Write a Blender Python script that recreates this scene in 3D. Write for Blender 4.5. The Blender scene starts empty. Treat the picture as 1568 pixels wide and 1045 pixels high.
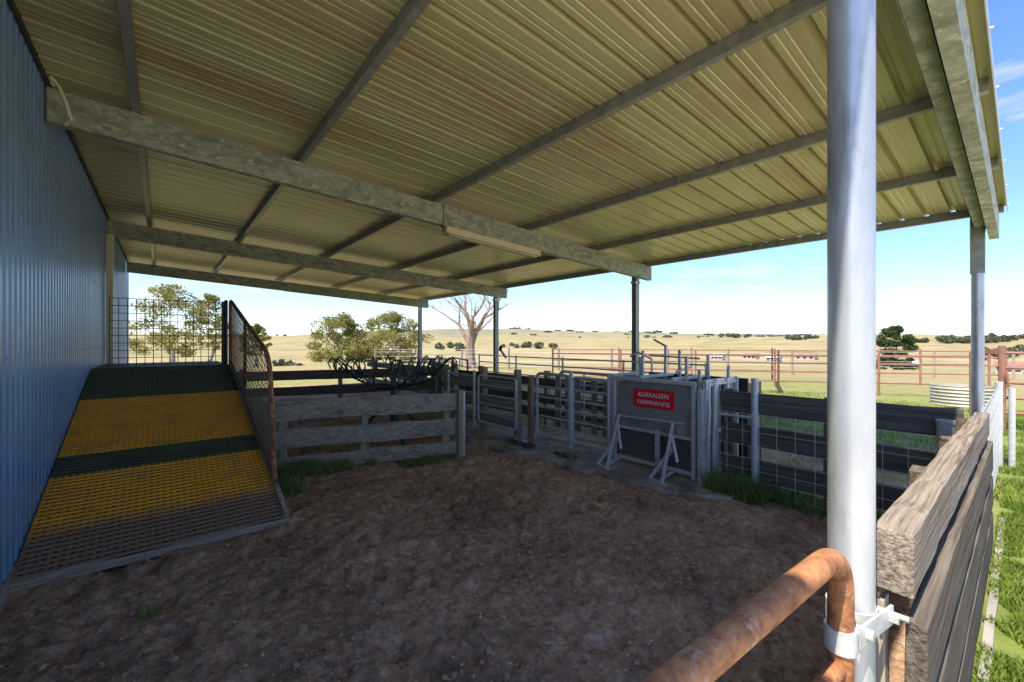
import bpy, math, random
import numpy as np
from mathutils import Vector, Matrix, noise
random.seed(7); np.random.seed(7)
scene=bpy.context.scene
scene.view_settings.view_transform='Standard'
scene.view_settings.look='None'
scene.view_settings.exposure=0
CH=1.5
# ---------------------------------------------------------------- materials
def mat(name,c1,c2,scale=5,rough=.6,metal=0,bump=.2,stretch=(1,1,1),c3=None,s3=1.5,t3=(.5,.6),detail=6,bscale=None,spec=.5,r=(.35,.65),bdist=.01):
    m=bpy.data.materials.new(name); m.use_nodes=True
    nt=m.node_tree; N=nt.nodes; L=nt.links
    b=N['Principled BSDF']; b.inputs['Roughness'].default_value=rough; b.inputs['Metallic'].default_value=metal
    b.inputs['Specular IOR Level'].default_value=spec
    tc=N.new('ShaderNodeTexCoord'); mp=N.new('ShaderNodeMapping'); mp.inputs['Scale'].default_value=stretch
    L.new(tc.outputs['Object'],mp.inputs['Vector'])
    n=N.new('ShaderNodeTexNoise'); n.inputs['Scale'].default_value=scale; n.inputs['Detail'].default_value=detail; n.inputs['Roughness'].default_value=.65
    L.new(mp.outputs[0],n.inputs['Vector'])
    cr=N.new('ShaderNodeValToRGB'); cr.color_ramp.elements[0].position=r[0]; cr.color_ramp.elements[1].position=r[1]
    cr.color_ramp.elements[0].color=(*c1,1); cr.color_ramp.elements[1].color=(*c2,1)
    L.new(n.outputs['Fac'],cr.inputs['Fac']); out=cr.outputs['Color']
    if c3:
        n3=N.new('ShaderNodeTexNoise'); n3.inputs['Scale'].default_value=s3; n3.inputs['Detail'].default_value=8; n3.inputs['Roughness'].default_value=.7
        L.new(mp.outputs[0],n3.inputs['Vector'])
        r3=N.new('ShaderNodeValToRGB'); r3.color_ramp.elements[0].position=t3[0]; r3.color_ramp.elements[1].position=t3[1]
        L.new(n3.outputs['Fac'],r3.inputs['Fac'])
        mx=N.new('ShaderNodeMixRGB'); L.new(r3.outputs['Color'],mx.inputs['Fac']); L.new(out,mx.inputs['Color1']); mx.inputs['Color2'].default_value=(*c3,1)
        out=mx.outputs['Color']
    L.new(out,b.inputs['Base Color'])
    if bump>0:
        nb=N.new('ShaderNodeTexNoise'); nb.inputs['Scale'].default_value=bscale or scale*2; nb.inputs['Detail'].default_value=6
        L.new(mp.outputs[0],nb.inputs['Vector'])
        bp=N.new('ShaderNodeBump'); bp.inputs['Strength'].default_value=bump; bp.inputs['Distance'].default_value=bdist
        L.new(nb.outputs['Fac'],bp.inputs['Height']); L.new(bp.outputs[0],b.inputs['Normal'])
    return m
M={}
M['galv']=mat('galvanised',(.48,.49,.48),(.66,.67,.65),30,.42,.3,.1)
M['galvpole']=mat('galvanised_pole',(.42,.44,.45),(.58,.60,.61),9,.34,.4,.12,(1,1,.25),c3=(.31,.31,.30),s3=7,t3=(.54,.68))
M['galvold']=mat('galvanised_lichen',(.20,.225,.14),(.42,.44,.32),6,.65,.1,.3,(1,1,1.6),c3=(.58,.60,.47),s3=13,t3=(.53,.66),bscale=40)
M['purlin']=mat('purlin_steel',(.24,.24,.19),(.36,.36,.30),12,.42,.25,.1)
M['roof']=mat('roof_sheet_cream',(.52,.47,.21),(.63,.58,.29),1.2,.30,.12,.03,(.3,1.5,1),c3=(.42,.29,.14),s3=.55,t3=(.50,.68))
M['roof_top']=mat('roof_top',(.5,.5,.5),(.6,.6,.6),3,.5,.3,.0)
M['blue']=mat('blue_wall',(.14,.26,.45),(.19,.33,.54),2,.34,.1,.03,(1,1,.4),c3=(.30,.38,.46),s3=7,t3=(.62,.74))
M['dkgap']=mat('dark_strip',(.02,.02,.02),(.05,.05,.05),8,.8)
tb=((.24,.19,.14),(.48,.41,.325))
M['timx']=mat('timber_weathered_x',*tb,3,.85,0,.5,(.35,16,20),c3=(.12,.09,.065),s3=.6,t3=(.52,.72))
M['timy']=mat('timber_weathered_y',*tb,3,.85,0,.5,(16,.35,20),c3=(.12,.09,.065),s3=.6,t3=(.52,.72))
M['timz']=mat('timber_post',(.21,.165,.12),(.42,.35,.27),4,.85,0,.5,(14,14,.5))
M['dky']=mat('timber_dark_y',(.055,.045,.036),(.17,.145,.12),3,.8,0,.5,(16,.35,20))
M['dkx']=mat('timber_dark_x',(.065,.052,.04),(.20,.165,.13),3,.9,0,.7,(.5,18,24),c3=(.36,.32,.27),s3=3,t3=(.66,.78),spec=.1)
M['topx']=mat('timber_top_x',(.13,.10,.075),(.38,.32,.25),3,.9,0,.6,(.45,26,30),c3=(.06,.05,.04),s3=1.0,t3=(.54,.70),spec=.1)
M['rust']=mat('rusty_pipe',(.22,.075,.03),(.52,.23,.09),22,.8,0,.8,c3=(.58,.40,.28),s3=13,t3=(.56,.68),bscale=70,bdist=.004)
M['redpipe']=mat('red_yard_pipe',(.24,.10,.065),(.34,.17,.12),6,.7)
M['rustmesh']=mat('rusty_mesh',(.12,.08,.06),(.24,.17,.12),10,.8)
M['black']=mat('black_steel',(.014,.015,.017),(.045,.046,.05),10,.35,.2,.1)
M['green']=mat('green_steel',(.02,.09,.09),(.05,.14,.14),8,.5)
M['sheet']=mat('galv_sheet',(.30,.31,.30),(.44,.45,.44),4,.30,.5,.1,c3=(.24,.21,.17),s3=3,t3=(.5,.7))
M['dsheet']=mat('dark_sheet',(.10,.10,.10),(.20,.20,.19),4,.25,.4,.1,c3=(.20,.15,.11),s3=4,t3=(.5,.7))
M['red']=mat('red_sign',(.75,.015,.02),(.82,.02,.03),4,.4,0,0)
M['white']=mat('white_paint',(.75,.75,.72),(.8,.8,.78),4,.5,0,0)
M['cream']=mat('cream_enamel',(.66,.60,.36),(.72,.66,.42),6,.5,0,.05)
M['concrete']=mat('concrete',(.30,.24,.19),(.50,.43,.36),6,.5,0,.4,c3=(.16,.12,.09),s3=2.5,t3=(.43,.6))
M['kerb']=mat('kerb_concrete',(.24,.215,.18),(.36,.33,.28),9,.85,0,.3)
M['bounce_gravel']=mat('bounce_gravel',(.62,.55,.46),(.74,.67,.57),2,.9,0,.3)
M['trough']=mat('trough_cream',(.38,.35,.26),(.48,.44,.33),5,.5,.1,.05)
M['farwall']=mat('farm_wall',(.36,.34,.30),(.44,.42,.37),5,.6,0,0)
M['white_roof']=mat('homestead_roof',(.40,.40,.40),(.5,.5,.48),1,.5)
M['redroof']=mat('red_roof',(.26,.10,.07),(.32,.14,.10),1,.6)
M['bark']=mat('bark',(.20,.15,.11),(.42,.35,.28),5,.9,0,.5,(3,3,.6))
M['deadbark']=mat('dead_bark',(.20,.135,.10),(.36,.27,.21),4,.9,0,.4,(3,3,.6))
M['puddle']=mat('wet_mud',(.05,.045,.04),(.09,.08,.07),4,.05,0,0)
def leafmat(name,c1,c2,tr=.35):
    m=mat(name,c1,c2,.9,.6,0,0,spec=.2,detail=3)
    nt=m.node_tree;N=nt.nodes;L=nt.links
    b=N['Principled BSDF']; t=N.new('ShaderNodeBsdfTranslucent'); mx=N.new('ShaderNodeMixShader'); mx.inputs[0].default_value=tr
    src=b.inputs['Base Color'].links[0].from_socket
    L.new(src,t.inputs['Color']); L.new(b.outputs[0],mx.inputs[1]); L.new(t.outputs[0],mx.inputs[2]); L.new(mx.outputs[0],N['Material Output'].inputs['Surface'])
    return m
M['gum']=leafmat('gum_leaves',(.17,.175,.045),(.38,.34,.10),.45)
M['dgreen']=leafmat('dark_leaves',(.03,.06,.02),(.08,.12,.035))
M['farleaf']=leafmat('far_leaves',(.095,.105,.06),(.155,.16,.09))
M['grass']=leafmat('grass_blades',(.10,.175,.02),(.27,.33,.06))
M['grass2']=leafmat('grass_shade',(.12,.22,.05),(.30,.38,.12))
M['straw']=mat('straw',(.46,.37,.28),(.70,.60,.48),20,.9,0,0)
M['clod']=mat('clod',(.26,.17,.115),(.46,.32,.225),25,.95,0,.3)
def ramp_mat():
    m=bpy.data.materials.new('plastic_grating'); m.use_nodes=True; nt=m.node_tree;N=nt.nodes;L=nt.links
    b=N['Principled BSDF']; b.inputs['Roughness'].default_value=.6
    tc=N.new('ShaderNodeTexCoord'); sp=N.new('ShaderNodeSeparateXYZ'); L.new(tc.outputs['Object'],sp.inputs[0])
    nz=N.new('ShaderNodeTexNoise'); nz.inputs['Scale'].default_value=5; nz.inputs['Detail'].default_value=9;nz.inputs['Roughness'].default_value=.75; L.new(tc.outputs['Object'],nz.inputs[0])
    cr=N.new('ShaderNodeValToRGB'); cr.color_ramp.interpolation='CONSTANT'
    mr=N.new('ShaderNodeMapRange'); mr.inputs['From Min'].default_value=3.8; mr.inputs['From Max'].default_value=7.8
    L.new(sp.outputs['Y'],mr.inputs['Value']); L.new(mr.outputs[0],cr.inputs[0])
    def pos(y): return (y-3.8)/4
    e=cr.color_ramp.elements
    yl=(.88,.40,.02,1); gn=(.045,.070,.036,1)
    e[0].position=0; e[0].color=yl; e[1].position=pos(5.02); e[1].color=gn
    a=e.new(pos(5.35)); a.color=yl; a=e.new(pos(6.62)); a.color=gn
    mr2=N.new('ShaderNodeMapRange'); mr2.inputs['From Min'].default_value=4.40; mr2.inputs['From Max'].default_value=3.98; mr2.inputs['To Min'].default_value=0.02;mr2.inputs['To Max'].default_value=1
    L.new(sp.outputs['Y'],mr2.inputs['Value'])
    ad=N.new('ShaderNodeMath'); ad.operation='MULTIPLY_ADD'; ad.inputs[1].default_value=.95; L.new(nz.outputs[0],ad.inputs[0]); L.new(mr2.outputs[0],ad.inputs[2])
    rr=N.new('ShaderNodeValToRGB'); rr.color_ramp.elements[0].position=.44; rr.color_ramp.elements[1].position=.92; L.new(ad.outputs[0],rr.inputs[0])
    mx=N.new('ShaderNodeMixRGB'); L.new(rr.outputs[0],mx.inputs[0]); L.new(cr.outputs[0],mx.inputs[1]); mx.inputs[2].default_value=(.26,.17,.11,1)
    L.new(mx.outputs[0],b.inputs['Base Color']); return m
M['grating']=ramp_mat()
M['dirtdark']=mat('packed_dirt',(.12,.085,.055),(.24,.18,.125),9,.95,0,.5)
# ---------------------------------------------------------------- mesh builder
class MB:
    def __init__(s): s.v=[];s.f=[];s.m=[]
    def box(s,x0,x1,y0,y1,z0,z1,mi=0):
        n=len(s.v); s.v+=[(x0,y0,z0),(x1,y0,z0),(x1,y1,z0),(x0,y1,z0),(x0,y0,z1),(x1,y0,z1),(x1,y1,z1),(x0,y1,z1)]
        for q in [(0,3,2,1),(4,5,6,7),(0,1,5,4),(1,2,6,5),(2,3,7,6),(3,0,4,7)]: s.f.append([n+i for i in q]); s.m.append(mi)
    def plank(s,p0,p1,w,h,mi=0,seg=1,jit=0,up=(0,0,1)):
        p0=Vector(p0);p1=Vector(p1); t=(p1-p0).normalized(); up=Vector(up)
        if abs(t.dot(up))>.98: up=Vector((0,1,0))
        sd=t.cross(up).normalized(); u=sd.cross(t).normalized(); n=len(s.v)
        ox=random.uniform(-1,1)*50
        for i in range(seg+1):
            c=p0.lerp(p1,i/seg)
            for k,(a,b) in enumerate([(-1,-1),(1,-1),(1,1),(-1,1)]):
                j=Vector((0,0,0))
                if jit:
                    q=noise.noise((ox+i*.45,k*3.1,0)); q2=noise.noise((ox+i*.45,k*3.1,9)); j=u*q*jit+sd*q2*jit*.6
                    if i in(0,seg): j+=t*random.uniform(-1,1)*jit
                s.v.append(tuple(c+sd*a*w/2+u*b*h/2+j))
        for i in range(seg):
            b=n+i*4
            for k in range(4):
                k2=(k+1)%4; s.f.append([b+k,b+k2,b+4+k2,b+4+k]); s.m.append(mi)
        s.f.append([n+3,n+2,n+1,n]); s.m.append(mi); b=n+seg*4; s.f.append([b,b+1,b+2,b+3]); s.m.append(mi)
    def tube(s,pts,r,mi=0,seg=8,closed=False):
        pts=[Vector(p) for p in pts]; k=len(pts); rs=r if isinstance(r,(list,tuple)) else [r]*k
        n=len(s.v); ref=None
        for i,p in enumerate(pts):
            if closed: t=pts[(i+1)%k]-pts[i-1]
            elif i==0: t=pts[1]-p
            elif i==k-1: t=p-pts[i-1]
            else: t=(pts[i+1]-p).normalized()+(p-pts[i-1]).normalized()
            t.normalize()
            if ref is None:
                ref=Vector((0,0,1)) if abs(t.z)<.9 else Vector((1,0,0))
            a=(ref-t*ref.dot(t)).normalized(); b=t.cross(a); ref=a
            for j in range(seg):
                an=2*math.pi*j/seg; s.v.append(tuple(p+(a*math.cos(an)+b*math.sin(an))*rs[i]))
        R=k if closed else k-1
        for i in range(R):
            i2=(i+1)%k
            for j in range(seg):
                j2=(j+1)%seg; s.f.append([n+i*seg+j,n+i*seg+j2,n+i2*seg+j2,n+i2*seg+j]); s.m.append(mi)
        if not closed:
            s.f.append([n+j for j in range(seg)][::-1]); s.m.append(mi); s.f.append([n+(k-1)*seg+j for j in range(seg)]); s.m.append(mi)
    def obj(s,name,mats,parent=None,smooth=True,bevel=0):
        me=bpy.data.meshes.new(name); me.from_pydata(s.v,[],s.f); 
        for m in mats: me.materials.append(M[m] if isinstance(m,str) else m)
        me.polygons.foreach_set('material_index',s.m)
        me.update()
        if smooth:
            me.polygons.foreach_set('use_smooth',[True]*len(s.f)); me.set_sharp_from_angle(angle=math.radians(38))
        o=bpy.data.objects.new(name,me); scene.collection.objects.link(o)
        if parent: o.parent=parent
        if bevel:
            b=o.modifiers.new('b','BEVEL'); b.width=bevel; b.segments=2; b.limit_method='ANGLE'
        return o
def bend(p0,p1,p2,r,n=6):
    p0,p1,p2=map(Vector,(p0,p1,p2)); a=p1+(p0-p1).normalized()*r; c=p1+(p2-p1).normalized()*r
    return [ (a*(1-t)**2+p1*2*t*(1-t)+c*t*t) for t in [i/n for i in range(n+1)]]
def fr_panel(mb,P,w,z0,z1,rails,r=.02,rr=.014,mi=0,cr=.08,vert=()):
    pts=[]
    cs=[(0,z0),(w,z0),(w,z1),(0,z1)]
    for i in range(4):
        pts+=bend(P(*cs[i-1]),P(*cs[i]),P(*cs[(i+1)%4]),cr,4)
    mb.tube(pts,r,mi,8,closed=True)
    for z in rails: mb.tube([P(0,z),P(w,z)],rr,mi,6)
    for u in vert: mb.tube([P(u,z0),P(u,z1)],rr,mi,6)
# ---------------------------------------------------------------- terrain
def sst(a,b,x):
    t=min(max((x-a)/(b-a),0),1); return t*t*(3-2*t)
def Hbase(d): return -7*sst(18,140,d)+12*sst(170,750,d)+ 26*sst(1100,3200,d)
def nz(x,y,s,o=0): return noise.noise((x*s+o,y*s-o,o*1.7))
def H(x,y):
    d=math.hypot(x,y); z=Hbase(d)
    if d>25:
        k=min((d-25)/200,1); z+=k*3.0*nz(x,y,.007,3)
    if d>200: z+=min((d-200)/500,1)*10*nz(x,y,.0033,5)
    if d>900: z+=min((d-900)/1500,1)*70*nz(x,y,.00075,8)
    return z
def micro(x,y):
    return nz(x,y,1.5,0)*.022+nz(x,y,5,4)*.026-max(0,nz(x,y,8,2)-.10)*.085+nz(x,y,16,6)*.016+nz(x,y,32,6)*.012
def lines(lo,hi,a,b,st,g):
    c=list(np.arange(a,b,st)); v=[];s=st;x=b
    while x<hi: v.append(x); s*=g; x+=s
    v.append(hi); w=[];s=st;x=a-st
    while x>lo: w.append(x); s*=g; x-=s
    w.append(lo); return np.array(w[::-1]+c+v)
xs=lines(-5000,6000,-.9,4.6,.020,1.055); ys=lines(-5000,6000,.2,7.0,.024,1.055)
nx,ny=len(xs),len(ys)
V=np.zeros((nx*ny,3)); C=np.zeros((nx*ny,4)); C[:,3]=1
i=0
for y in ys:
    for x in xs:
        x=float(x);y=float(y)
        z=H(x,y); d=math.hypot(x,y)
        if d<60:
            w=.25*nz(x,y,2.1,5)+.12*nz(x,y,9,2)
            dm=sst(-.9,-.7,x)*(1-sst(7.6,8.8,x+w*2))*sst(.12,.26,y+w*.15)*(1-sst(15,16,y+w))
            if x>4.8: dm*=.45+.45*sst(-.2,.3,nz(x,y,1.3,1)*1.5)
            if dm>.3 and x<4.8 and y<9:
                z+=micro(x,y)*dm
            elif d<25: z+=.015*nz(x,y,4,7)
        else: dm=0
        gold=sst(7,26,d)*.9+.08; gold+=nz(x,y,.02,2)*.6*sst(20,60,d)+ nz(x,y,.12,3)*.45*sst(8,20,d)
        if y<.3 and d<14: gold*=.3
        far=sst(900,3000,d)
        C[i,0]=dm;C[i,1]=min(max(gold,0),1);C[i,2]=far
        V[i]=(x,y,z); i+=1
idx=np.arange(nx*ny).reshape(ny,nx)
F=np.stack([idx[:-1,:-1],idx[:-1,1:],idx[1:,1:],idx[1:,:-1]],-1).reshape(-1,4)
me=bpy.data.meshes.new('ground'); me.vertices.add(len(V)); me.vertices.foreach_set('co',V.ravel())
me.loops.add(F.size); me.loops.foreach_set('vertex_index',F.ravel().astype(np.int32))
me.polygons.add(len(F)); me.polygons.foreach_set('loop_start',np.arange(0,F.size,4,dtype=np.int32)); me.polygons.foreach_set('loop_total',np.full(len(F),4,dtype=np.int32))
me.update(); me.validate()
me.polygons.foreach_set('use_smooth',[True]*len(F))
ca=me.color_attributes.new('mask','FLOAT_COLOR','POINT'); ca.data.foreach_set('color',C.ravel())
g=bpy.data.objects.new('ground',me); scene.collection.objects.link(g)
m=bpy.data.materials.new('ground'); m.use_nodes=True; nt=m.node_tree;N=nt.nodes;L=nt.links
b=N['Principled BSDF']; b.inputs['Roughness'].default_value=.95; b.inputs['Specular IOR Level'].default_value=.12
at=N.new('ShaderNodeAttribute'); at.attribute_name='mask'; sp=N.new('ShaderNodeSeparateColor'); L.new(at.outputs['Color'],sp.inputs[0])
tc=N.new('ShaderNodeTexCoord')
def nn(sc,det=6,ro=.6):
    n=N.new('ShaderNodeTexNoise'); n.inputs['Scale'].default_value=sc; n.inputs['Detail'].default_value=det; n.inputs['Roughness'].default_value=ro; L.new(tc.outputs['Object'],n.inputs[0]); return n
def ramp(src,cols):
    r=N.new('ShaderNodeValToRGB'); e=r.color_ramp.elements
    while len(e)<len(cols): e.new(.5)
    for k,(p,c) in enumerate(cols): e[k].position=p; e[k].color=(*c,1)
    L.new(src,r.inputs[0]); return r.outputs[0]
def mix(f,a,b2,bt='MIX'):
    x=N.new('ShaderNodeMixRGB'); x.blend_type=bt
    for s,v in zip(x.inputs,(f,a,b2)):
        if hasattr(v,'links'): L.new(v,s)
        elif isinstance(v,float): s.default_value=v
        else: s.default_value=(*v,1)
    return x.outputs[0]
d1=ramp(nn(16,13,.85).outputs[0],[(.36,(.17,.105,.065)),(.5,(.46,.305,.20)),(.64,(.72,.52,.365))])
d2=ramp(nn(1.1,7,.72).outputs[0],[(.38,(.60,.58,.56)),(.60,(1.12,1.09,1.06))])
dirt=mix(1.0,d1,d2,'MULTIPLY')
vo=N.new('ShaderNodeTexVoronoi'); vo.inputs['Scale'].default_value=85; L.new(tc.outputs['Object'],vo.inputs[0])
sp2=ramp(vo.outputs['Distance'],[(.10,(.7,.7,.7)),(.2,(0,0,0))])
spm=ramp(nn(7,5,.7).outputs[0],[(.54,(0,0,0)),(.64,(1,1,1))])
dirt=mix(mix(1.0,sp2,spm,'MULTIPLY'),dirt,(.74,.60,.47))
gr=ramp(nn(3,8,.75).outputs[0],[(.3,(.11,.155,.03)),(.5,(.19,.24,.055)),(.7,(.30,.29,.11))])
gd=ramp(nn(.030,9,.62).outputs[0],[(.34,(.15,.145,.06)),(.42,(.26,.21,.095)),(.54,(.34,.26,.13)),(.66,(.40,.305,.16))])
gd=mix(.3,gd,ramp(nn(1.5,6,.8).outputs[0],[(.35,(.18,.15,.07)),(.65,(.42,.35,.20))]))
out=mix(sp.outputs[1],gr,gd)
fr=ramp(nn(.0022,9,.65).outputs[0],[(.42,(.12,.155,.13)),(.50,(.22,.21,.14)),(.62,(.30,.255,.155))])  # far hills tinted cooler, distance haze put into the colour
out=mix(sp.outputs[2],out,fr)
out=mix(sp.outputs[0],out,dirt)
L.new(out,b.inputs['Base Color'])
bp=N.new('ShaderNodeBump'); bp.inputs['Strength'].default_value=.8; bp.inputs['Distance'].default_value=.015; L.new(nn(45,10,.75).outputs[0],bp.inputs['Height']); L.new(bp.outputs[0],b.inputs['Normal'])
me.materials.append(m)
mb=MB()
for k in range(25):
    x=-9+k*1.2; e=-.4 if x<1.3 else -1.3
    mb.v+=[(x,e+.2*nz(x,0,.9),.03),(x,-13+.6*nz(x,5,.5),.03)]
for k in range(24): a=k*2; mb.f.append([a,a+1,a+3,a+2]); mb.m.append(0)
mb.obj('bounce_apron',['bounce_gravel'],None)  # unseen pale sheet behind the camera, added to bounce light under the roof
# ---------------------------------------------------------------- lean-to roof
SL=.057; WX=-.72; GY=.14; FY=14.75; EX=7.72
def zs(x): return CH+1.61+SL*(7.6-x)
mb=MB()
p=.235; prof=[]
y=GY
while y<FY:
    prof+=[(y,0),(y+.06,0),(y+.065,.004),(y+.075,.004),(y+.08,0),(y+.115,0),(y+.12,.004),(y+.13,.004),(y+.135,0),(y+.175,0),(y+.184,.046),(y+.214,.046),(y+.223,0)]; y+=p
prof.append((y,0)); FYe=y
nseg=8
for k in range(nseg+1):
    x=WX+.01+(EX-WX-.01)*k/nseg
    for (yy,zz) in prof: mb.v.append((x,yy,zs(x)+zz))
P=len(prof)
for k in range(nseg):
    for j in range(P-1):
        a=k*P+j; mb.f.append([a,a+P,a+P+1,a+1]); mb.m.append(0)
lean=bpy.data.objects.new('lean_to_shelter',None); scene.collection.objects.link(lean)
sheet=mb.obj('roof_sheet',['roof'],lean,smooth=False)
so=sheet.modifiers.new('s','SOLIDIFY'); so.thickness=.002; so.offset=1
mb=MB(); PX=[7.6,5.95,4.33,2.7,1.1,-.2]
for x in PX:
    z=zs(x)-.003; y0,y1=GY+.02,FYe-.02
    mb.box(x-.004,x,y0,y1,z-.092,z,0)
    mb.box(x,x+.05,y0,y1,z-.004-.0028,z-.0028,0)
    mb.box(x,x+.05,y0,y1,z-.092,z-.088,0)
    mb.box(x+.046,x+.05,y0,y1,z-.088,z-.072,0)
    yy=GY+.15
    while yy<FYe-.1:
        mb.tube([(x-.012,yy,z-.02),(x-.012,yy,z+.002)],.008,0,5); yy+=p
mb.obj('purlins',['purlin'],lean,smooth=False)
def rafter(mb,x0,x1,yn,dep=.265,w=.085,drop=.095,mi=0,flip=1):
    def zt(x): return zs(x)-drop
    t=.006
    for (ya,yb,da,db) in [(yn,yn+t,0,dep),(yn+t,yn+w,0,t),(yn+t,yn+w,dep-t,dep),(yn+w-t,yn+w,dep-.03,dep-t)]:
        n=len(mb.v)
        for x in (x0,x1):
            mb.v+= [(x,ya,zt(x)-db),(x,yb,zt(x)-db),(x,yb,zt(x)-da),(x,ya,zt(x)-da)]
        for q in [(0,1,2,3),(7,6,5,4),(0,4,5,1),(1,5,6,2),(2,6,7,3),(3,7,4,0)]: mb.f.append([n+i for i in q]); mb.m.append(mi)
mb=MB()
posts=[.36,5.07,9.77,14.47]
for k,y in enumerate(posts):
    if k==0: continue
    rafter(mb,WX+.02,2.9,y-.21)
    rafter(mb,2.84,7.68,y-.225,dep=.275,w=.1)
rafter(mb,WX+.02,7.72,.20,dep=.28,w=.08)
rafter(mb,WX+.02,7.60,.30,dep=.20,w=.08)
for y in posts[1:]:
    for xx in (2.95,3.1):
        for dz in (.16,.3): mb.tube([(xx,y-.245,zs(xx)-dz),(xx,y-.224,zs(xx)-dz)],.014,1,6)
mb.obj('rafters',['galvold','galv'],lean,smooth=False)
mb=MB()
mb.plank((WX,.135,zs(WX)-.03),(EX+.02,.135,zs(EX)-.03),.006,.09,0)
for k in range(11):
    x=-.2+k*.78; mb.tube([(x,.115,zs(x)-.02),(x,.13,zs(x)-.02)],.010,0,6)
mb.obj('barge_flashing',['galv'],lean,smooth=False)
mb=MB()
for k,y in enumerate(posts):
    zt=zs(7.45)-.1
    if k==0:
        mb.tube([(7.45,y,-.1),(7.45,y,zt-.7)],.056,0,16); mb.box(7.39,7.51,y-.06,y+.06,zt-.72,zt+.02,1)
    else:
        mb.box(7.39,7.51,y-.05,y-.044,-.1,zt,1); mb.box(7.39,7.51,y+.044,y+.05,-.1,zt,1); mb.box(7.44,7.46,y-.044,y+.044,-.1,zt,1)
        mb.box(7.37,7.53,y-.06,y+.06,zt-.35,zt-.3,0)
mb.box(WX+.02,WX+.10,9.33,9.43,0,zs(WX)-.37,2)
mb.obj('shelter_posts',['galvpole','purlin','cream'],lean,smooth=True)
mb=MB()
yn=posts[1]-.225
xa,xb=2.86,4.55; za=zs(xa)-.095-.275-.045; zb=zs(xb)-.095-.275-.045
mb.plank((xa,yn+.03,za),(xb,yn+.03,zb),.13,.09,0)
mb.plank((xa+.05,yn+.03,za-.057),(xb-.05,yn+.03,zb-.057),.08,.02,0)
mb.obj('fluorescent_light',['cream'],None,bevel=.01)
mb=MB()
zz=zs(WX)
mb.tube([(-.66,4.80,zz-.10),(-.66,4.76,zz-.06),(-.62,4.75,zz-.12),(-.58,4.75,zz-.24),(-.56,4.78,zz-.34),(-.60,4.84,zz-.37)],.013,0,8)
mb.obj('conduit',['cream'])
# ---------------------------------------------------------------- blue shed
SY0=.10
shed=bpy.data.objects.new('blue_shed',None); scene.collection.objects.link(shed)
mb=MB(); y=SY0; cols=[]; pw=.125
while y<15.5:
    for (dy,dx) in [(0,0),(.055,0),(.072,-.014),(.108,-.014)]:
        cols.append((WX+dx,y+dy))
    y+=pw
zl=[.06,1.2,2.4,3.95]
for z in zl:
    for (x,yy) in cols: mb.v.append((x,yy,z))
P=len(cols)
for k in range(len(zl)-1):
    for j in range(P-1):
        a=k*P+j; mb.f.append([a,a+1,a+P+1,a+P]); mb.m.append(0)
for z in (.5,1.4,2.3,3.1):
    for k in range(0,61):
        yy=SY0+.03+k*pw*2
        if yy<15.4 : mb.box(WX-.002,WX+.005,yy-.006,yy+.006,z-.006,z+.006,0)
mb.obj('wall',['blue'],shed,smooth=False)
mb=MB(); mb.box(-8,WX-.03,SY0,15.58,0,3.95,0)
mb.box(WX-.026,WX+.012,SY0,15.58,-.05,.085,1)
n=len(mb.v); mb.v+=[(-8.3,SY0-.2,3.93),(WX-.0,SY0-.2,3.93),(WX,15.8,3.93),(-8.3,15.8,3.93),(-4.4,SY0-.2,4.9),(-4.4,15.8,4.9)]
for q in [(0,4,5,3),(1,2,5,4),(0,1,4),(2,3,5),(3,2,1,0)]: mb.f.append([n+i for i in q]); mb.m.append(2)
mb.obj('shed_body',['blue','kerb','roof_top'],shed,smooth=False)
mb=MB(); x=WX+.016
mb.box(WX+.002,x,GY,15,zs(WX)-.06,zs(WX)+.05,0); mb.obj('junction_strip',['dkgap'],shed,smooth=False)  # near-black strip along the line where wall meets roof
# ---------------------------------------------------------------- ramp
RY0,RY1,RZ0,RZ1,RX0,RX1=3.9,7.66,.05,1.14,-.70,.76
ramp_e=bpy.data.objects.new('sheep_ramp',None); scene.collection.objects.link(ramp_e)
def rz(y): return RZ0+(RZ1-RZ0)*(y-RY0)/(RY1-RY0)
mb=MB()
nb=34
for k in range(nb+1):
    x=RX0+(RX1-RX0)*k/nb
    mb.plank((x,RY0,rz(RY0)),(x,RY1,rz(RY1)),.021,.016,0)
y=RY0
while y<RY1:
    mb.plank((RX0,y,rz(y)+.005),(RX1,y,rz(y)+.005),.024,.014,0); y+=.05
mb.box(RX0,RX1,RY1+.01,9.3,RZ1-.03,RZ1,0)
mb.obj('grating',['grating'],ramp_e,smooth=False)
mb=MB()
n=len(mb.v); mb.v+=[(RX0,RY0,rz(RY0)-.03),(RX1,RY0,rz(RY0)-.03),(RX1,RY1,rz(RY1)-.05),(RX0,RY1,rz(RY1)-.05)]
mb.f.append([n,n+1,n+2,n+3]); mb.m.append(0)
mb.plank((RX1+.03,RY0,rz(RY0)-.03),(RX1+.03,RY1,rz(RY1)-.03),.04,.13,1,8,.006)
mb.plank((RX0-.0,RY0-.03,.022),(RX1+.05,RY0-.03,.022),.035,.05,2,14,.014)
for y in (5.1,6.4,7.6): mb.box(RX1+.01,RX1+.05,y-.05,y+.05,-.05,rz(y)-.1,1)
mb.box(RX0,RX1+.05,7.67,7.72,0,RZ1-.04,1)
mb.obj('ramp_frame',['dirtdark','timy','timx'],ramp_e,smooth=False)
mb=MB(); X=.79
pts=[(X,7.72,1.1)]+bend((X,7.72,1.1),(X,7.72,2.13),(X,4.72,1.40),.14)+bend((X,7.72,2.13),(X,4.62,1.36),(X,4.36,.2),.28)+[(X,4.36,.12)]
mb.tube(pts,.022,1,10)
mb.tube([(X,4.3,.22),(X,7.7,1.22)],.015,0,6)
for dy in (0,.08): mb.tube([(X-.05,7.72+dy,1.1),(X-.05,7.72+dy,2.12)],.022,2,8)
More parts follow.
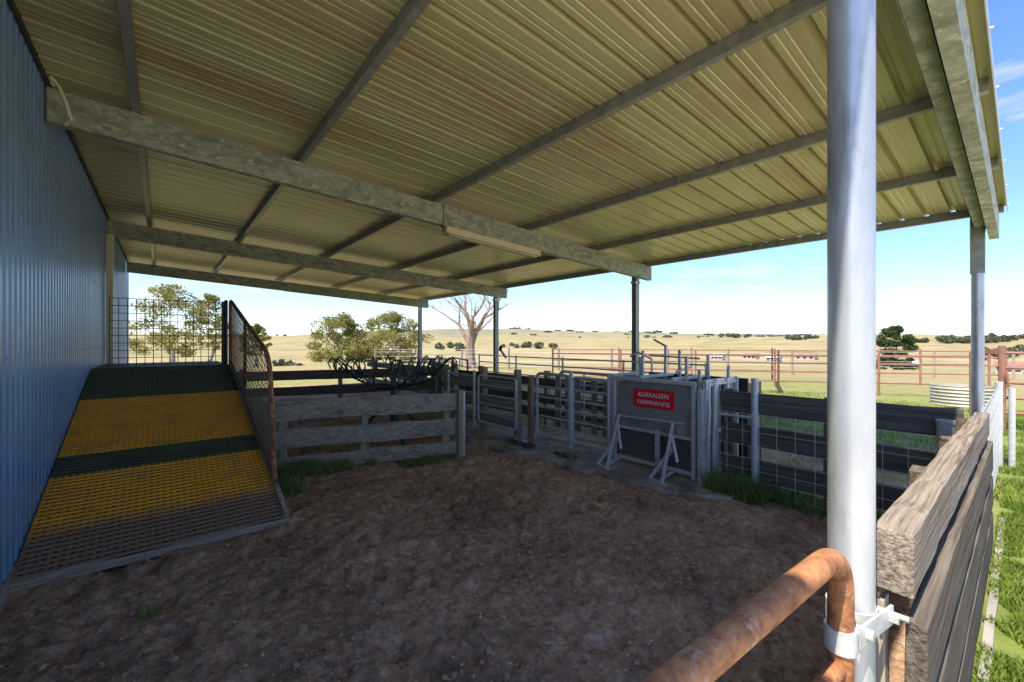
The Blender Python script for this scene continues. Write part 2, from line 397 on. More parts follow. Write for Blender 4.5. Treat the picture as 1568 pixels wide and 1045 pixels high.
mb.tube([(X,6.2,.75),(X,6.2,1.75)],.018,0,6)
def ztop(y): return 1.36+(2.13-1.36)*(y-4.62)/3.1
y=4.42
while y<7.68:
    zt=ztop(max(y,4.6))
    if y<4.62: zt=.55+(y-4.36)*3.1
    mb.tube([(X,y,rz(y)+.08),(X,y,zt)],.004,0,4); y+=.08
for k in range(1,13):
    o=k*.078; ya=4.36+max(0,(o-.25)*.28)
    mb.tube([(X,ya,rz(ya)+.08+o),(X,7.7,rz(7.7)+.08+o*.92)],.004,0,4)
mb.obj('side_rail',['rustmesh','rust','black'],ramp_e)
mb=MB(); Y=7.76; xa,xb=-.55,.70
x=xa
while x<xb+.01: mb.tube([(x,Y,1.15),(x,Y,2.08)],.0045,0,4); x+=.0893
z=1.17
while z<2.09: mb.tube([(xa,Y+.008,z),(xb,Y+.008,z)],.0045,0,4); z+=.101
mb.tube([(xb,Y,1.12),(xb,Y,2.1)],.018,0,8)
mb.obj('mesh_gate',['rustmesh'],None)
# ---------------------------------------------------------------- timber fences
def tfence(name,a,b,tops,thick,mats,posts_u,ph,post=(.10,.08),jit=.012,nail=True,pm=1):
    a=Vector((*a,0));b=Vector((*b,0)); L_=(b-a).length; t=(b-a)/L_; mb=MB(); nrm=Vector((t.y,-t.x,0))
    for (z0,z1) in tops:
        e=random.uniform(0,.05); e2=random.uniform(-.01,.05)
        mb.plank(a-t*e+Vector((0,0,(z0+z1)/2+random.uniform(-.015,.015))),b+t*e2+Vector((0,0,(z0+z1)/2+random.uniform(-.015,.015))),thick,z1-z0,0,12,jit)
    for u in posts_u:
        c=a+t*u-nrm*(thick/2+post[1]/2+.004)
        mb.plank(c+Vector((0,0,-.1)),c+Vector((0,0,ph)),post[0],post[1],pm,6,jit*.6,up=t)
    return mb.obj(name,mats,None,smooth=False,bevel=.006)
tfence('timber_fence',(.93,5.40),(2.95,4.72),[(.02,.19),(.29,.50),(.59,.82)],.045,['timx','timz'],[.12,1.0,2.0],.83,jit=.03)
mb=MB(); mb.plank((2.97,4.67,-.05),(2.97,4.67,.86),.06,.06,0,4,.004); mb.tube([(3.02,4.65,0),(3.02,4.65,.84)],.02,1,8); mb.obj('fence_end_post',['timz','galv'],None,bevel=.004)
tfence('timber_fence',(.95,8.7),(4.3,7.7),[(.50,.66),(.78,.95)],.05,['dkx','timz'],[.1,1.7,3.3],1.0)
tfence('timber_fence',(4.25,7.0),(4.25,5.05),[(.12,.30),(.40,.58),(.68,.84)],.05,['timy','timz'],[.05,1.0,1.9],1.05)
tfence('timber_fence',(5.1,13.5),(5.1,2.6),[(.15,.32),(.42,.58),(.7,.86)],.05,['dky','timz'],[.3,2.2,4.2,6.2,8.2,10.2],.98)
tfence('timber_fence',(4.3,7.1),(5.3,9.5),[(.35,.5),(.62,.78),(.86,1.0)],.05,['timx','timz'],[.05,1.2,2.4],1.05)
tfence('black_board_fence',(4.5,2.0),(4.5,.30),[(.14,.34),(.46,.66),(.78,.99)],.045,['dky','dky'],[.05,.9,1.65],1.0)
mb=MB()
mb.tube([(4.40,1.66,-.1),(4.40,1.66,1.14)],.032,0,10); mb.tube([(4.39,.37,-.1),(4.39,.37,.90)],.048,0,14); mb.tube([(4.39,.37,.90),(4.39,.37,.925)],.053,0,14)
mb.tube([(4.38,1.66,.76),(4.38,2.0,.76)],.015,0,6)
mb.obj('fence_posts',['galv'])
mb=MB()
y=.42
while y<2.05: mb.tube([(4.40,y,.02),(4.40,y,.80)],.0025,0,4); y+=.15
for z in (.05,.15,.25,.36,.48,.62,.79): mb.tube([(4.398,.4,z),(4.398,2.05,z)],.0025,0,4)
mb.obj('wire_mesh_fence',['galv'])
mb=MB(); Yf=.185
mb.plank((1.36,.205,.965),(4.56,.20,.905),.075,.15,1,34,.012)
for (z0,z1,h) in ((.73,.69,.20),(.48,.44,.20),(.22,.18,.22)):
    mb.plank((1.38+random.uniform(-.02,.02),Yf-.02,z0),(4.55,Yf-.02,z1),.04,h,0,20,.007)
mb.plank((1.38,.245,.90),(4.4,.25,.85),.03,.1,0,18,.006)
for x in (2.6,3.6,4.5): mb.plank((x,.28,-.1),(x,.28,.93),.1,.09,2,5,.008,up=(1,0,0))
mb.plank((1.40,.235,-.1),(1.40,.235,.86),.028,.05,3,8,.006,up=(1,0,0))
for x in (2.58,2.62,3.58,3.62,4.48):
    for z in (.90,.95,.66,.74,.42,.5): mb.tube([(x,.155 if z<.8 else .163,z),(x,.165 if z<.8 else .172,z)],.006,4,6)
mb.obj('plank_fence',['dkx','topx','dkx','timz','rust'],None,smooth=False,bevel=.005)
mb=MB(); mb.plank((1.2,.115,.0),(5.4,.12,.0),.035,.05,0,30,.010); mb.obj('kerb',['kerb'],None,smooth=False)
mb=MB()
x=4.6
while x<7.6: mb.tube([(x,.2,.02),(x,.2,.98)],.0025,0,4); x+=.1
for z in (.05,.2,.35,.5,.65,.8,.98): mb.tube([(4.6,.2,z),(7.6,.2,z)],.003,0,4)
mb.tube([(7.62,.2,-.05),(7.62,.2,1.02)],.035,0,10); mb.tube([(7.7,.1,-.05),(7.7,.1,.95)],.03,0,10)
mb.obj('wire_mesh_fence',['galv'])
# ---------------------------------------------------------------- foreground pole + rusty gate
mb=MB(); mb.tube([(1.29,.27,-.2),(1.29,.27,zs(1.29)-.1)],.0465,0,32); mb.obj('galvanised_pole',['galvpole'])
gt=bpy.data.objects.new('rusty_gate',None); scene.collection.objects.link(gt)
mb=MB()
P0=(-.9,.395,1.035);P1=(1.165,.262,1.035);P2=(1.165,.262,.1)
pts=[P0]+bend(P0,P1,P2,.105,10)+bend(P1,P2,(-.9,.395,.1),.1,8)+[(-.9,.395,.1)]
mb.tube(pts,.0245,0,20)
for z in (.78,.55,.32): mb.tube([(-.9,.395,z),(1.165,.262,z)],.017,0,12)
mb.tube([(-.9,.395,.1),(-.9,.395,1.035)],.0245,0,12)
mb.obj('gate_frame',['rust'],gt)
mb=MB()
mb.tube([(1.165,.262,.815),(1.165,.262,.865)],.031,0,20)
mb.plank((1.19,.235,.84),(1.36,.205,.84),.006,.045,0)
mb.tube([(1.29,.27,.815),(1.29,.27,.865)],.050,0,24)
mb.tube([(1.345,.19,.84),(1.345,.225,.84)],.014,0,6); mb.tube([(1.225,.215,.84),(1.225,.25,.84)],.012,0,6)
mb.tube([(1.36,.175,.84),(1.36,.25,.84)],.007,0,8)
mb.obj('hinge_clamp',['galv'],gt)
# ---------------------------------------------------------------- concrete strip
mb=MB()
n=40
for k in range(n+1):
    y=1.75+4.6*k/n; e=noise.noise((y*2.3,0,0))*.07; x0=3.82-.10*(y-2)+e+ .25*sst(2.4,1.75,y)
    mb.v+=[(x0,y,-.02),(x0+.015,y,.030),(4.75,y,.034)]
for k in range(n):
    a=k*3
    for j in range(2): mb.f.append([a+j,a+j+1,a+4+j,a+3+j]); mb.m.append(0)
mb.obj('concrete_strip',['concrete'],None)
mb=MB()
for (cx,cy,rx,ry) in [(3.98,3.75,.10,.22),(3.95,4.6,.12,.35)]:
    n=len(mb.v); K=24
    for k in range(K):
        a=k*2*math.pi/K; rr=1+.35*noise.noise((math.cos(a)*1.5,math.sin(a)*1.5,cx)); mb.v.append((cx+rx*rr*math.cos(a),cy+ry*rr*math.sin(a),.038))
    mb.f.append(list(range(n,n+K))); mb.m.append(0)
mb.obj('puddle',['puddle'],None,smooth=False)
# ---------------------------------------------------------------- sheep handler
hd=bpy.data.objects.new('sheep_handler',None); scene.collection.objects.link(hd)
FX=4.28; ya,yb=2.10,3.24; BX=5.0
mb=MB()
mb.box(FX,FX+.012,ya+.12,yb-.05,.48,1.02,1)
mb.box(FX+.05,FX+.06,ya+.1,yb-.05,.12,.48,2)
mb.box(FX+.02,FX+.03,ya+.10,yb-.02,1.02,1.05,0)
for (y,zt) in [(ya+.1,1.06),(yb-.03,1.06),(2.62,.5)]:
    mb.plank((FX-.005,y,.05),(FX-.005,y,zt),.045,.045,0)
mb.plank((FX-.01,ya+.08,1.05),(FX-.01,yb,1.05),.04,.04,0); mb.plank((FX-.01,ya+.08,.47),(FX-.01,yb,.47),.03,.03,0)
mb.plank((FX+.02,ya+.08,.10),(FX+.02,yb,.10),.04,.04,0)
mb.plank((FX-.014,ya+.2,.62),(FX-.014,yb-.12,.60),.01,.02,0)
for yc in (2.42,3.12):
    mb.plank((FX-.03,yc,.62),(FX-.30,yc-.03,.03),.03,.03,0)
    mb.plank((FX-.03,yc,.36),(FX-.26,yc+.14,.03),.03,.03,0)
    mb.plank((FX-.03,yc+.02,.50),(FX-.16,yc-.12,.24),.025,.03,0)
    mb.plank((FX-.34,yc-.1,.02),(FX-.22,yc+.2,.02),.05,.025,0)
    mb.plank((FX-.02,yc,.10),(FX-.27,yc,.05),.025,.03,0)
    mb.plank((FX-.05,yc,.30),(FX-.20,yc,.28),.02,.03,0)
for (x0,x1,dy,z0,z1,mi) in [(FX,FX+.20,0,.1,1.02,1),(FX+.24,FX+.46,.03,.14,1.04,1),(FX+.50,BX,.0,.1,1.05,1)]:
    mb.box(x0,x1,ya+dy,ya+dy+.012,z0,z1,mi)
for x in (FX+.0,FX+.22,FX+.48,BX): mb.plank((x,ya-.02,.02),(x,ya-.02,1.10),.04,.04,0)
for z in (.12,.55,1.05): mb.plank((FX,ya-.015,z),(BX,ya-.015,z),.03,.03,0)
mb.plank((FX-.02,ya+.02,.0),(FX-.02,ya+.02,1.0),.05,.05,0)
for off in (.0,.12):
    pts=[(FX+.05+off,ya-.03,1.08),(FX-.0+off,ya-.06,.8),(FX-.03+off,ya-.06,.4),(FX+.02+off,ya-.04,.08)]
    mb.tube(pts,.016,0,8)
mb.box(BX,BX+.012,ya,yb,.1,1.04,1); mb.box(BX+.06,BX+.085,ya-.12,yb,.05,1.08,3)
mb.box(BX+.07,BX+.5,ya-.1,ya-.08,.05,1.02,3)
mb.box(FX+.02,BX,yb,yb+.012,.1,1.0,1)
for y in (ya,2.45,2.85,yb): mb.plank((FX,y,1.08),(BX,y,1.08),.035,.035,0)
for (x,y,h) in [(4.5,2.4,1.33),(4.62,2.55,1.40),(4.8,2.3,1.34),(4.9,2.9,1.45),(4.55,3.0,1.38),(4.7,3.12,1.3),(4.95,2.15,1.22),(4.4,2.2,1.2)]:
    mb.plank((x,y,.95),(x+random.uniform(-.02,.02),y,h),.03,.03,0); 
mb.tube([(4.6,2.9,1.12),(4.6,2.9,1.28),(4.6,3.1,1.36),(4.62,3.22,1.3)],.014,0,8)
mb.tube([(4.9,2.9,1.44),(4.9,3.06,1.52)],.012,3,8)
mb.tube([(4.45,2.5,1.15),(4.8,2.5,1.2)],.014,0,8); mb.tube([(4.7,2.35,1.30),(4.7,3.0,1.32)],.012,0,8)
mb.obj('body',['galv','sheet','dsheet','black'],hd,bevel=.003)
mb=MB(); mb.box(FX-.012,FX-.003,2.42,2.93,.74,.95,0); mb.obj('sign',['red'],hd,smooth=False)
for (t,z,s) in (('KURRALEEN',.862,.070),('FARMHANDS',.775,.070)):
    cu=bpy.data.curves.new('sign_text','FONT'); cu.body=t; cu.size=s; cu.align_x='CENTER'; cu.extrude=.001
    o=bpy.data.objects.new('sign_text',cu); scene.collection.objects.link(o); o.parent=hd
    o.rotation_euler=(math.radians(90),0,math.radians(-90)); o.location=(FX-.015,2.675,z); cu.materials.append(M['white'])
# ---------------------------------------------------------------- race panels
mb=MB()
def PY(x,y0): return lambda u,z:(x,y0+u,z)
fr_panel(mb,PY(4.32,3.32),.62,.12,1.0,[.26,.4,.54,.68,.83],.024,.016)
fr_panel(mb,PY(4.30,3.97),.66,.12,1.02,[.26,.4,.54,.68,.83],.024,.016)
mb.tube([(4.3,3.95,0),(4.3,3.95,1.08)],.026,0,8)
mb.tube([(4.28,3.29,0),(4.28,3.29,1.1)],.028,0,8)
for u in (3.6,3.8,4.1,4.3,4.5): mb.box(4.60,4.61,u-.06,u+.05,.2,.98,1)
mb.obj('race_panel',['galv','sheet'])
mb=MB()
fr_panel(mb,PY(4.86,3.2),1.5,.12,1.02,[.3,.48,.66,.84],.022,.014,vert=(.5,1.0))
mb.obj('race_panel',['galv'])
mb=MB()
mb.plank((4.26,4.72,-.05),(4.26,4.72,.98),.09,.05,0,5,.006); mb.tube([(4.2,4.66,0),(4.2,4.66,.95)],.02,1,8); mb.obj('gate_post',['timz','redpipe'],None)
mb=MB()
fr_panel(mb,PY(4.16,4.95),1.0,.14,.92,[.3,.45,.6,.76],.018,.012); mb.tube([(4.14,6.05,0),(4.14,6.05,1.0)],.025,0,8); mb.tube([(4.14,6.9,0),(4.14,6.9,.95)],.025,0,8)
for z in (.3,.6,.9): mb.tube([(4.14,6.05,z),(4.14,6.9,z)],.015,0,6)
mb.obj('pipe_gate',['galv'])
mb=MB()
fr_panel(mb,lambda u,z:(4.9+u*.35,7.4+u*.93,z),1.6,.2,1.1,[.4,.6,.8,.95],.02,.013,mi=0,vert=(.8,))
mb.obj('pipe_gate',['black'])
mb=MB()
for z in (.45,.7,.95,1.12): mb.tube([(6.6,3.2,z),(6.6,9.4,z)],.014,0,6)
for y in (3.2,4.75,6.3,7.85,9.4): mb.tube([(6.6,y,0),(6.6,y,1.15)],.022,0,8)
mb.obj('pipe_rail_fence',['galv'])
# ---------------------------------------------------------------- lamb marking cradle (open curved bars on a carousel)
mb=MB(); cx,cy=2.72,6.15
mb.tube([(cx,cy,.05),(cx,cy,.98)],.045,1,12)
for a in (0.3,2.4,4.5):
    mb.tube([(cx,cy,.62),(cx+.65*math.cos(a),cy+.65*math.sin(a),.03)],.03,1,8)
mb.tube([(cx+.30*math.cos(t*math.pi/8),cy+.30*math.sin(t*math.pi/8),.80) for t in range(16)],.016,0,6,closed=True)
for k in range(6):
    a=k*math.pi*2/6+.35; R=Matrix.Rotation(a,3,'Z')
    def q(r,s,z): v=R@Vector((r*1.03,s,z)); return (cx+v.x,cy+v.y,v.z+.05)
    mb.tube([q(.05,0,.74),q(.4,0,.80),q(.62,0,.90)],.016,0,6)
    for s in (-.11,.11):
        mb.tube([q(.36,s,.98),q(.50,s*1.1,.93),q(.66,s*1.2,1.0),q(.78,s*1.2,1.14),q(.86,s*1.2,1.20),q(.93,s,1.13),q(.90,s*.8,1.03)],.012,0,6)
        mb.tube([q(.40,s*.2,.80),q(.46,s,.92),q(.48,s*1.5,1.08),q(.53,s*1.2,1.18),q(.60,s*.7,1.17)],.011,0,6)
    for (r,z,w,h) in [(.64,.93,.14,.17)]:
        mb.tube([q(r,-w,z+h),q(r,-w*.8,z+.04),q(r,0,z-.03),q(r,w*.8,z+.04),q(r,w,z+h)],.011,0,6)
    ring=[q(.87,.06*math.cos(t*math.pi/4),1.08+.06*math.sin(t*math.pi/4)) for t in range(8)]
    mb.tube(ring,.009,0,6,closed=True)
mb.obj('lamb_marking_cradle',['black','green'])
mb=MB(); mb.tube([(7.4,9.5,1.25),(7.3,9.3,1.2),(7.2,9.0,1.05)],.03,0,6); mb.tube([(7.4,9.5,1.25),(7.3,9.35,1.33)],.05,0,8); mb.obj('hand_winch',['black'])
# ---------------------------------------------------------------- red cattle yards
mb=MB()
def yard(pts,zr,r=.03,pr=.045,step=2.4,zt=1.2):
    for a,b_ in zip(pts[:-1],pts[1:]):
        a=Vector((*a,0));b2=Vector((*b_,0)); n=max(1,round((b2-a).length/step))
        for k in range(n+1):
            c=a.lerp(b2,k/n); h=H(c.x,c.y); mb.tube([(c.x,c.y,h-.1),(c.x,c.y,h+zt+.04)],pr,0,8)
        for z in zr: mb.tube([(a.x,a.y,z),(b2.x,b2.y,z)],r,0,6)
yard([(10,10),(13.6,4.5),(16.6,.6)],[.35,.62,.88,1.1],r=.017,pr=.028)
yard([(13,13),(17.5,6),(21,.4)],[.4,.68,.95,1.15],r=.02,pr=.032,zt=1.2)
yard([(10,10),(13,13)],[.35,.62,.88,1.1],r=.017,pr=.028)
yard([(13.6,4.5),(17.5,6)],[.3,.6,.9,1.1],r=.017,pr=.028)
mb.obj('cattle_yard_fence',['redpipe'])
mb=MB()
for (x,y,h) in [(10.9,.25,1.42),(10.9,-.4,1.45),(11.2,.6,1.3)]: mb.tube([(x,y,-.1),(x,y,h)],.045,0,8)
for z in (.3,.55,.8,1.05,1.3): mb.tube([(10.9,.25,z),(11.0,-1.6,z)],.024,0,8)
mb.plank((10.9,.28,1.32),(11.2,.6,1.32),.06,.08,0); mb.tube([(10.8,.2,1.0),(10.8,.15,.5)],.02,0,6)
mb.obj('rusty_gate',['redpipe'])
mb=MB()
n=48; prof=[]
for k in range(31):
    z=.46*k/30; prof.append((.55+.014*math.sin(k*math.pi/2.5),z))
prof+=[(.52,.46),(.52,.33),(0.01,.33)]
s_=(1474-784)/648; c=(9.9*(.6361+.7716*s_),9.9*(.7716-.6361*s_))
for (r,z) in prof:
    for j in range(n): mb.v.append((c[0]+r*math.cos(2*math.pi*j/n),c[1]+r*math.sin(2*math.pi*j/n),z))
for k in range(len(prof)-1):
    for j in range(n):
        mb.f.append([k*n+j,k*n+(j+1)%n,(k+1)*n+(j+1)%n,(k+1)*n+j]); mb.m.append(0)
mb.obj('water_trough',['trough'])
mb=MB()
a=Vector((9.5,24,0));b2=Vector((30,-4,0))
for k in range(14):
    c=a.lerp(b2,k/13); h=H(c.x,c.y); mb.plank((c.x,c.y,h-.1),(c.x,c.y,h+1.15),.09,.09,0,1)
for z in (.2,.45,.7,.95,1.1):
    mb.tube([(a.x,a.y,H(a.x,a.y)+z),(20,9.7,H(20,9.7)+z),(b2.x,b2.y,H(b2.x,b2.y)+z)],.006,1,4)
mb.obj('wire_fence',['timz','galv'])
def farmhouse(x,y,w,dp,hh,mt):
    mb=MB(); z=H(x,y)-.3
    mb.box(x-w/2,x+w/2,y-dp/2,y+dp/2,z,z+hh,0)
    n=len(mb.v); mb.v+=[(x-w/2-.4,y-dp/2-.4,z+hh-.02),(x+w/2+.4,y-dp/2-.4,z+hh-.02),(x+w/2+.4,y+dp/2+.4,z+hh-.02),(x-w/2-.4,y+dp/2+.4,z+hh-.02),(x,y-dp/2-.4,z+hh+1.3),(x,y+dp/2+.4,z+hh+1.3)]
    for q in [(0,4,5,3),(1,2,5,4),(0,1,4),(2,3,5),(3,2,1,0)]: mb.f.append([n+i for i in q]); mb.m.append(1)
    for k in range(3): 
        yy=y-dp/2+dp*(k+.5)/3; mb.box(x-w/2-.03,x-w/2,yy-.5,yy+.5,z+.9,z+2.1,2)
    mb.obj('farm_shed',['farwall',mt,'black'],None,smooth=False)
for (px,d,w,dp,hh,mt) in [(1100,200,4,5,2.0,'white_roof'),(1150,210,5,6,2.0,'redroof'),(1185,190,4,5,2.2,'white_roof'),(1235,205,6,8,2.2,'redroof'),(1392,150,3,5,1.8,'white_roof'),(1545,120,5,5,2.2,'redroof')]:
    s=(px-784)/648; farmhouse(d*(.6361+.7716*s),d*(.7716-.6361*s),w,dp,hh,mt)
# ---------------------------------------------------------------- trees
def tree(name,x,y,h,spread,lm,bm='bark',nleaf=7000,ls=.13,crown0=.35,dead=False,seed=1,trunk=.22,lean=0,clumps=46):
    rnd=random.Random(seed); mb=MB(); z0=H(x,y)-.15; ends=[]
    def grow(p,dr,ln,r,lev):
        pts=[p];rs=[r];q=Vector(p);dd=Vector(dr)
        ns=5
        for k in range(ns):
            dd=(dd+Vector((rnd.uniform(-1,1),rnd.uniform(-1,1),rnd.uniform(-.5,.9)))*.17).normalized()
            q=q+dd*ln/ns; pts.append(q.copy()); rs.append(r*(1-.45*(k+1)/ns))
        mb.tube(pts,rs,0,7 if lev<2 else 5)
        if lev>=(5 if dead else 3): ends.append(q); return
        for k in range(rnd.choice([2,3]) if lev else (5 if dead else 3)):
            an=rnd.uniform(0,6.28); tl=rnd.uniform(.35,.95 if dead else .85)
            nd=(dd*math.cos(tl)+Vector((math.cos(an),math.sin(an),rnd.uniform(-.1,.35)))*math.sin(tl)).normalized()
            grow(pts[-1] if rnd.random()<.5 else pts[-2 if not dead else rnd.choice([-2,-3])],nd,ln*rnd.uniform(.62,.85),rs[-1]*(.8 if dead else .72),lev+1)
            ends.append(q)
    grow(Vector((x,y,z0)),(lean,0,1),h*(.26 if not dead else .30),trunk,0)
    if not dead:
        ctr=[]
        for k in range(clumps):
            a=rnd.uniform(0,6.28); rr=math.sqrt(rnd.random()); zz=rnd.uniform(crown0,1)
            prf=math.sin(math.pi*min(1,(zz-crown0)/(1-crown0)*.8+.2))**.6
            ctr.append((Vector((x+spread/2*rr*prf*math.cos(a),y+spread/2*rr*prf*math.sin(a),z0+h*zz)),rnd.uniform(.08,.16)*spread))
        nr=np.random.RandomState(seed)
        for i in range(nleaf):
            c,r=ctr[rnd.randrange(len(ctr))]
            v=Vector(nr.normal(size=3)); v.normalize(); v*=r*(.45+.55*rnd.random()); v.z*=.62
            p=c+v; a=Vector(nr.normal(size=3)).normalized(); b_=a.cross(Vector(nr.normal(size=3))).normalized(); sz=ls*rnd.uniform(.6,1.4)
            n=len(mb.v); mb.v+=[tuple(p-a*sz),tuple(p+b_*sz*.45),tuple(p+a*sz),tuple(p-b_*sz*.45)]
            mb.f.append([n,n+1,n+2,n+3]); mb.m.append(1)
    return mb.obj(name,[bm,lm])
def W(px,d):
    s=(px-784)/648; return d*(.6361+.7716*s),d*(.7716-.6361*s)
tree('gum_tree',*W(525,38),4.4,6.0,'gum',seed=3,nleaf=9000,ls=.11,crown0=.12,clumps=64)
tree('gum_tree',*W(600,40),4.7,6.6,'gum',seed=4,nleaf=10500,ls=.11,crown0=.12,clumps=70)
tree('gum_tree',*W(262,27),5.4,5.0,'gum',seed=5,nleaf=5500,ls=.09,crown0=.2,clumps=60)
tree('gum_tree',*W(320,34),6.0,3.4,'gum',seed=15,nleaf=3500,ls=.10,crown0=.3)
tree('gum_tree',*W(392,44),4.6,2.8,'gum',seed=6,nleaf=3000,crown0=.3)
tree('oak_tree',*W(1371,62),7.2,5.4,'dgreen',seed=8,nleaf=13000,ls=.14,crown0=.10,clumps=70)
tree('dead_tree',*W(722,24),6.8,4,'gum','deadbark',dead=True,seed=21,trunk=.36)
mb=MB(); rnd=random.Random(5); nr=np.random.RandomState(3)
def blob(x,y,w,h,n=60):
    z=H(x,y)
    for i in range(n):
        v=nr.normal(size=3); v/=np.linalg.norm(v); p=Vector((x+v[0]*w/2*rnd.uniform(.5,1),y+v[1]*w/2*rnd.uniform(.5,1),z+h*.45+v[2]*h*.5*rnd.uniform(.5,1)))
        a=Vector(nr.normal(size=3)).normalized(); b_=a.cross(Vector(nr.normal(size=3))).normalized(); sz=w*.15
        k=len(mb.v); mb.v+=[tuple(p-a*sz),tuple(p+b_*sz*.8),tuple(p+a*sz),tuple(p-b_*sz*.8)]; mb.f.append([k,k+1,k+2,k+3]); mb.m.append(0)
for k in range(22):
    px=rnd.uniform(380,1600); d=rnd.uniform(400,1000); x,y=W(px,d); s=rnd.uniform(4,7); blob(x,y,s,s*.7)
for (pa,pb,d,n) in [(1205,1275,460,16),(1100,1165,560,8),(985,1010,900,6),(770,850,330,12),(670,720,300,10),(1400,1568,330,44),(1500,1580,190,14),(430,470,100,5),(610,690,125,9),(1300,1400,330,9)]:
    for k in range(n):
        x,y=W(pa+(pb-pa)*rnd.random(),d*rnd.uniform(.94,1.06)); s=rnd.uniform(4,8)*(d/350)**.4; blob(x,y,s,s*.7,70)
for k in range(90):
    x,y=W(rnd.uniform(300,1700),rnd.uniform(1500,3200)); s=rnd.uniform(8,16); blob(x,y,s*3.6,s*.45,30)
mb.obj('distant_trees',['farleaf'])
# ---------------------------------------------------------------- grass blades
def grass(name,areas,mt,hmin,hmax,seed=1,wd=.004):
    rnd=random.Random(seed); mb=MB()
    for (x0,x1,y0,y1,n,hs) in areas:
        for i in range(n):
            x=rnd.uniform(x0,x1);y=rnd.uniform(y0,y1)
            if noise.noise((x*3,y*3,seed))<-.25: continue
            h=rnd.uniform(hmin,hmax)*hs; a=rnd.uniform(0,6.28); l=h*rnd.uniform(.2,.8); w=wd*rnd.uniform(.7,1.5)
            z=H(x,y)-.005; k=len(mb.v); ca,sa=math.cos(a),math.sin(a); b2=rnd.uniform(0,6.28); wx,wy=math.cos(b2)*w,math.sin(b2)*w
            mb.v+=[(x-wx,y-wy,z),(x+wx,y+wy,z),(x+ca*l*.4+wx*.7,y+sa*l*.4+wy*.7,z+h*.6),(x+ca*l*.4-wx*.7,y+sa*l*.4-wy*.7,z+h*.6),(x+ca*l,y+sa*l,z+h*.95)]
            mb.f+=[[k,k+1,k+2,k+3],[k+3,k+2,k+4]]; mb.m+=[0,0]
    return mb.obj(name,[mt])
grass('grass',[(1.5,6,-.5,.14,38000,1),(6,14,-.8,.6,26000,1.2),(8,14,.6,6,12000,1.4)],'grass',.025,.07)
grass('weeds',[(1.0,1.35,5.0,5.25,900,1.4),(1.35,2.0,4.95,5.2,800,1.1),(2.2,2.9,4.6,4.8,500,.8),(.85,1.1,4.5,5.3,600,1),(4.15,4.7,1.5,2.05,1800,1.8),(4.3,4.75,.5,1.5,1600,1.1),(-.1,-.0,3.0,3.08,30,.6)],'grass2',.05,.16,3,.004)
grass('dry_grass',[(5.2,8,1,12,14000,1)],'grass2',.02,.06,5)
def ico(): 
    t=(1+5**.5)/2
    v=[(-1,t,0),(1,t,0),(-1,-t,0),(1,-t,0),(0,-1,t),(0,1,t),(0,-1,-t),(0,1,-t),(t,0,-1),(t,0,1),(-t,0,-1),(-t,0,1)]
    f=[(0,11,5),(0,5,1),(0,1,7),(0,7,10),(0,10,11),(1,5,9),(5,11,4),(11,10,2),(10,7,6),(7,1,8),(3,9,4),(3,4,2),(3,2,6),(3,6,8),(3,8,9),(4,9,5),(2,4,11),(6,2,10),(8,6,7),(9,8,1)]
    return [Vector(a).normalized() for a in v],f
iv,if_=ico()
mb=MB(); rnd=random.Random(2)
def inr(x,y): return x<.8 and y>3.85
cnt=0
while cnt<7500:
    x=rnd.uniform(-.65,4.0); y=rnd.uniform(.4,6.5) if rnd.random()<.6 else rnd.uniform(.4,3.5)
    if inr(x,y): continue
    cnt+=1; s=rnd.uniform(.003,.009) if rnd.random()<.88 else rnd.uniform(.009,.022); k=len(mb.v)
    sq=rnd.uniform(.5,.9); zb=micro(x,y)
    for v in iv: mb.v.append((x+v.x*s*rnd.uniform(.6,1.4),y+v.y*s*rnd.uniform(.6,1.4),zb+v.z*s*sq))
    for f in if_: mb.f.append([k+a for a in f]); mb.m.append(0)
mb.obj('soil_clods',['clod'],None,smooth=False)
mb=MB()
for i in range(3000):
    x=rnd.uniform(-.6,4.0); y=rnd.uniform(.3,6.5) if rnd.random()<.5 else rnd.uniform(.3,3)
    if inr(x,y): continue
    l=rnd.uniform(.004,.018); a=rnd.uniform(0,6.28); w=rnd.uniform(.0008,.0022) ; z=micro(x,y)+rnd.uniform(.001,.006)
    if rnd.random()<.35: l*=.6; w=l*.6
    ca,sa=math.cos(a)*l,math.sin(a)*l; k=len(mb.v)
    mb.v+=[(x-ca-sa*w/l,y-sa+ca*w/l,z),(x-ca+sa*w/l,y-sa-ca*w/l,z),(x+ca+sa*w/l,y+sa-ca*w/l,z+rnd.uniform(-.004,.006)),(x+ca-sa*w/l,y+sa+ca*w/l,z+.003)]
    mb.f.append([k,k+1,k+2,k+3]); mb.m.append(0)
mb.obj('straw_litter',['straw'],None,smooth=False)
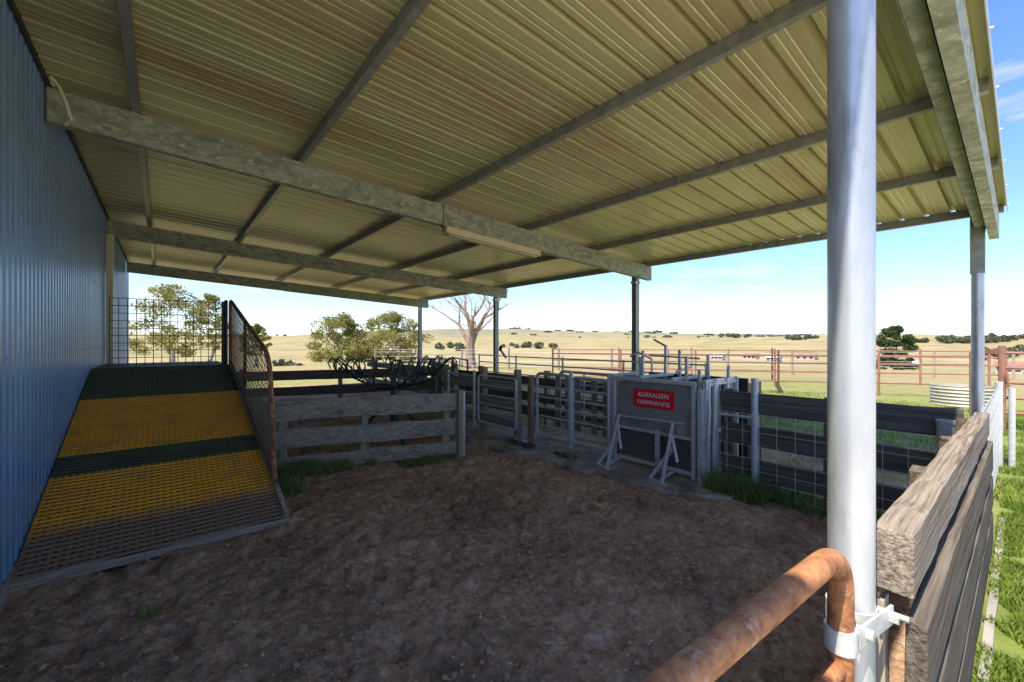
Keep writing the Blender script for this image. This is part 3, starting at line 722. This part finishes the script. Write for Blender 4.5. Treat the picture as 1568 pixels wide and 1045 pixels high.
# ---------------------------------------------------------------- world & sun
SE=math.radians(60); az=math.radians(8)
sv=Vector((-math.cos(SE)*math.cos(az),-math.cos(SE)*math.sin(az),math.sin(SE)))
w=bpy.data.worlds.new('World'); scene.world=w; w.use_nodes=True; nt=w.node_tree;N=nt.nodes;L=nt.links
bg=N['Background']; sky=N.new('ShaderNodeTexSky'); sky.sky_type='NISHITA'; sky.sun_disc=False; sky.sun_elevation=SE
sky.sun_rotation=math.atan2(sv.x,sv.y); sky.air_density=1; sky.dust_density=.2; sky.ozone_density=2.0
tc=N.new('ShaderNodeTexCoord')
sz_=N.new('ShaderNodeSeparateXYZ'); L.new(tc.outputs['Generated'],sz_.inputs[0])
gr_=N.new('ShaderNodeValToRGB'); e=gr_.color_ramp.elements; e[0].position=0; e[0].color=(.66,.74,.92,1); e[1].position=.40; e[1].color=(.64,.78,1.06,1); L.new(sz_.outputs['Z'],gr_.inputs[0])
tint=N.new('ShaderNodeMixRGB'); tint.blend_type='MULTIPLY'; tint.inputs[0].default_value=1; L.new(gr_.outputs[0],tint.inputs[2]); L.new(sky.outputs[0],tint.inputs[1])
mp=N.new('ShaderNodeMapping'); mp.inputs['Scale'].default_value=(1,1,4); mp.inputs['Location'].default_value=(.3,.1,.2); L.new(tc.outputs['Generated'],mp.inputs[0])
n=N.new('ShaderNodeTexNoise'); n.inputs['Scale'].default_value=4.2; n.inputs['Detail'].default_value=9; n.inputs['Roughness'].default_value=.58; L.new(mp.outputs[0],n.inputs[0])
r=N.new('ShaderNodeValToRGB'); r.color_ramp.elements[0].position=.53; r.color_ramp.elements[1].position=.69; r.color_ramp.elements[1].color=(.85,.85,.85,1); L.new(n.outputs[0],r.inputs[0])
mx=N.new('ShaderNodeMixRGB'); L.new(r.outputs[0],mx.inputs[0]); L.new(tint.outputs[0],mx.inputs[1]); mx.inputs[2].default_value=(3.4,3.4,3.45,1)
L.new(mx.outputs[0],bg.inputs[0]); bg.inputs[1].default_value=.30
sl=bpy.data.lights.new('sun','SUN'); sl.energy=9; sl.angle=math.radians(.5); sl.color=(1,.92,.80)
so=bpy.data.objects.new('sun',sl); scene.collection.objects.link(so); so.rotation_euler=sv.to_track_quat('Z','Y').to_euler()
# ---------------------------------------------------------------- camera
cam=bpy.data.cameras.new('camera'); co=bpy.data.objects.new('camera',cam); scene.collection.objects.link(co)
cam.sensor_width=36; cam.lens=14.88; cam.clip_end=12000; cam.clip_start=.02
co.location=(0,0,CH); co.rotation_euler=(math.radians(90),0,math.radians(-39.5)); scene.camera=co
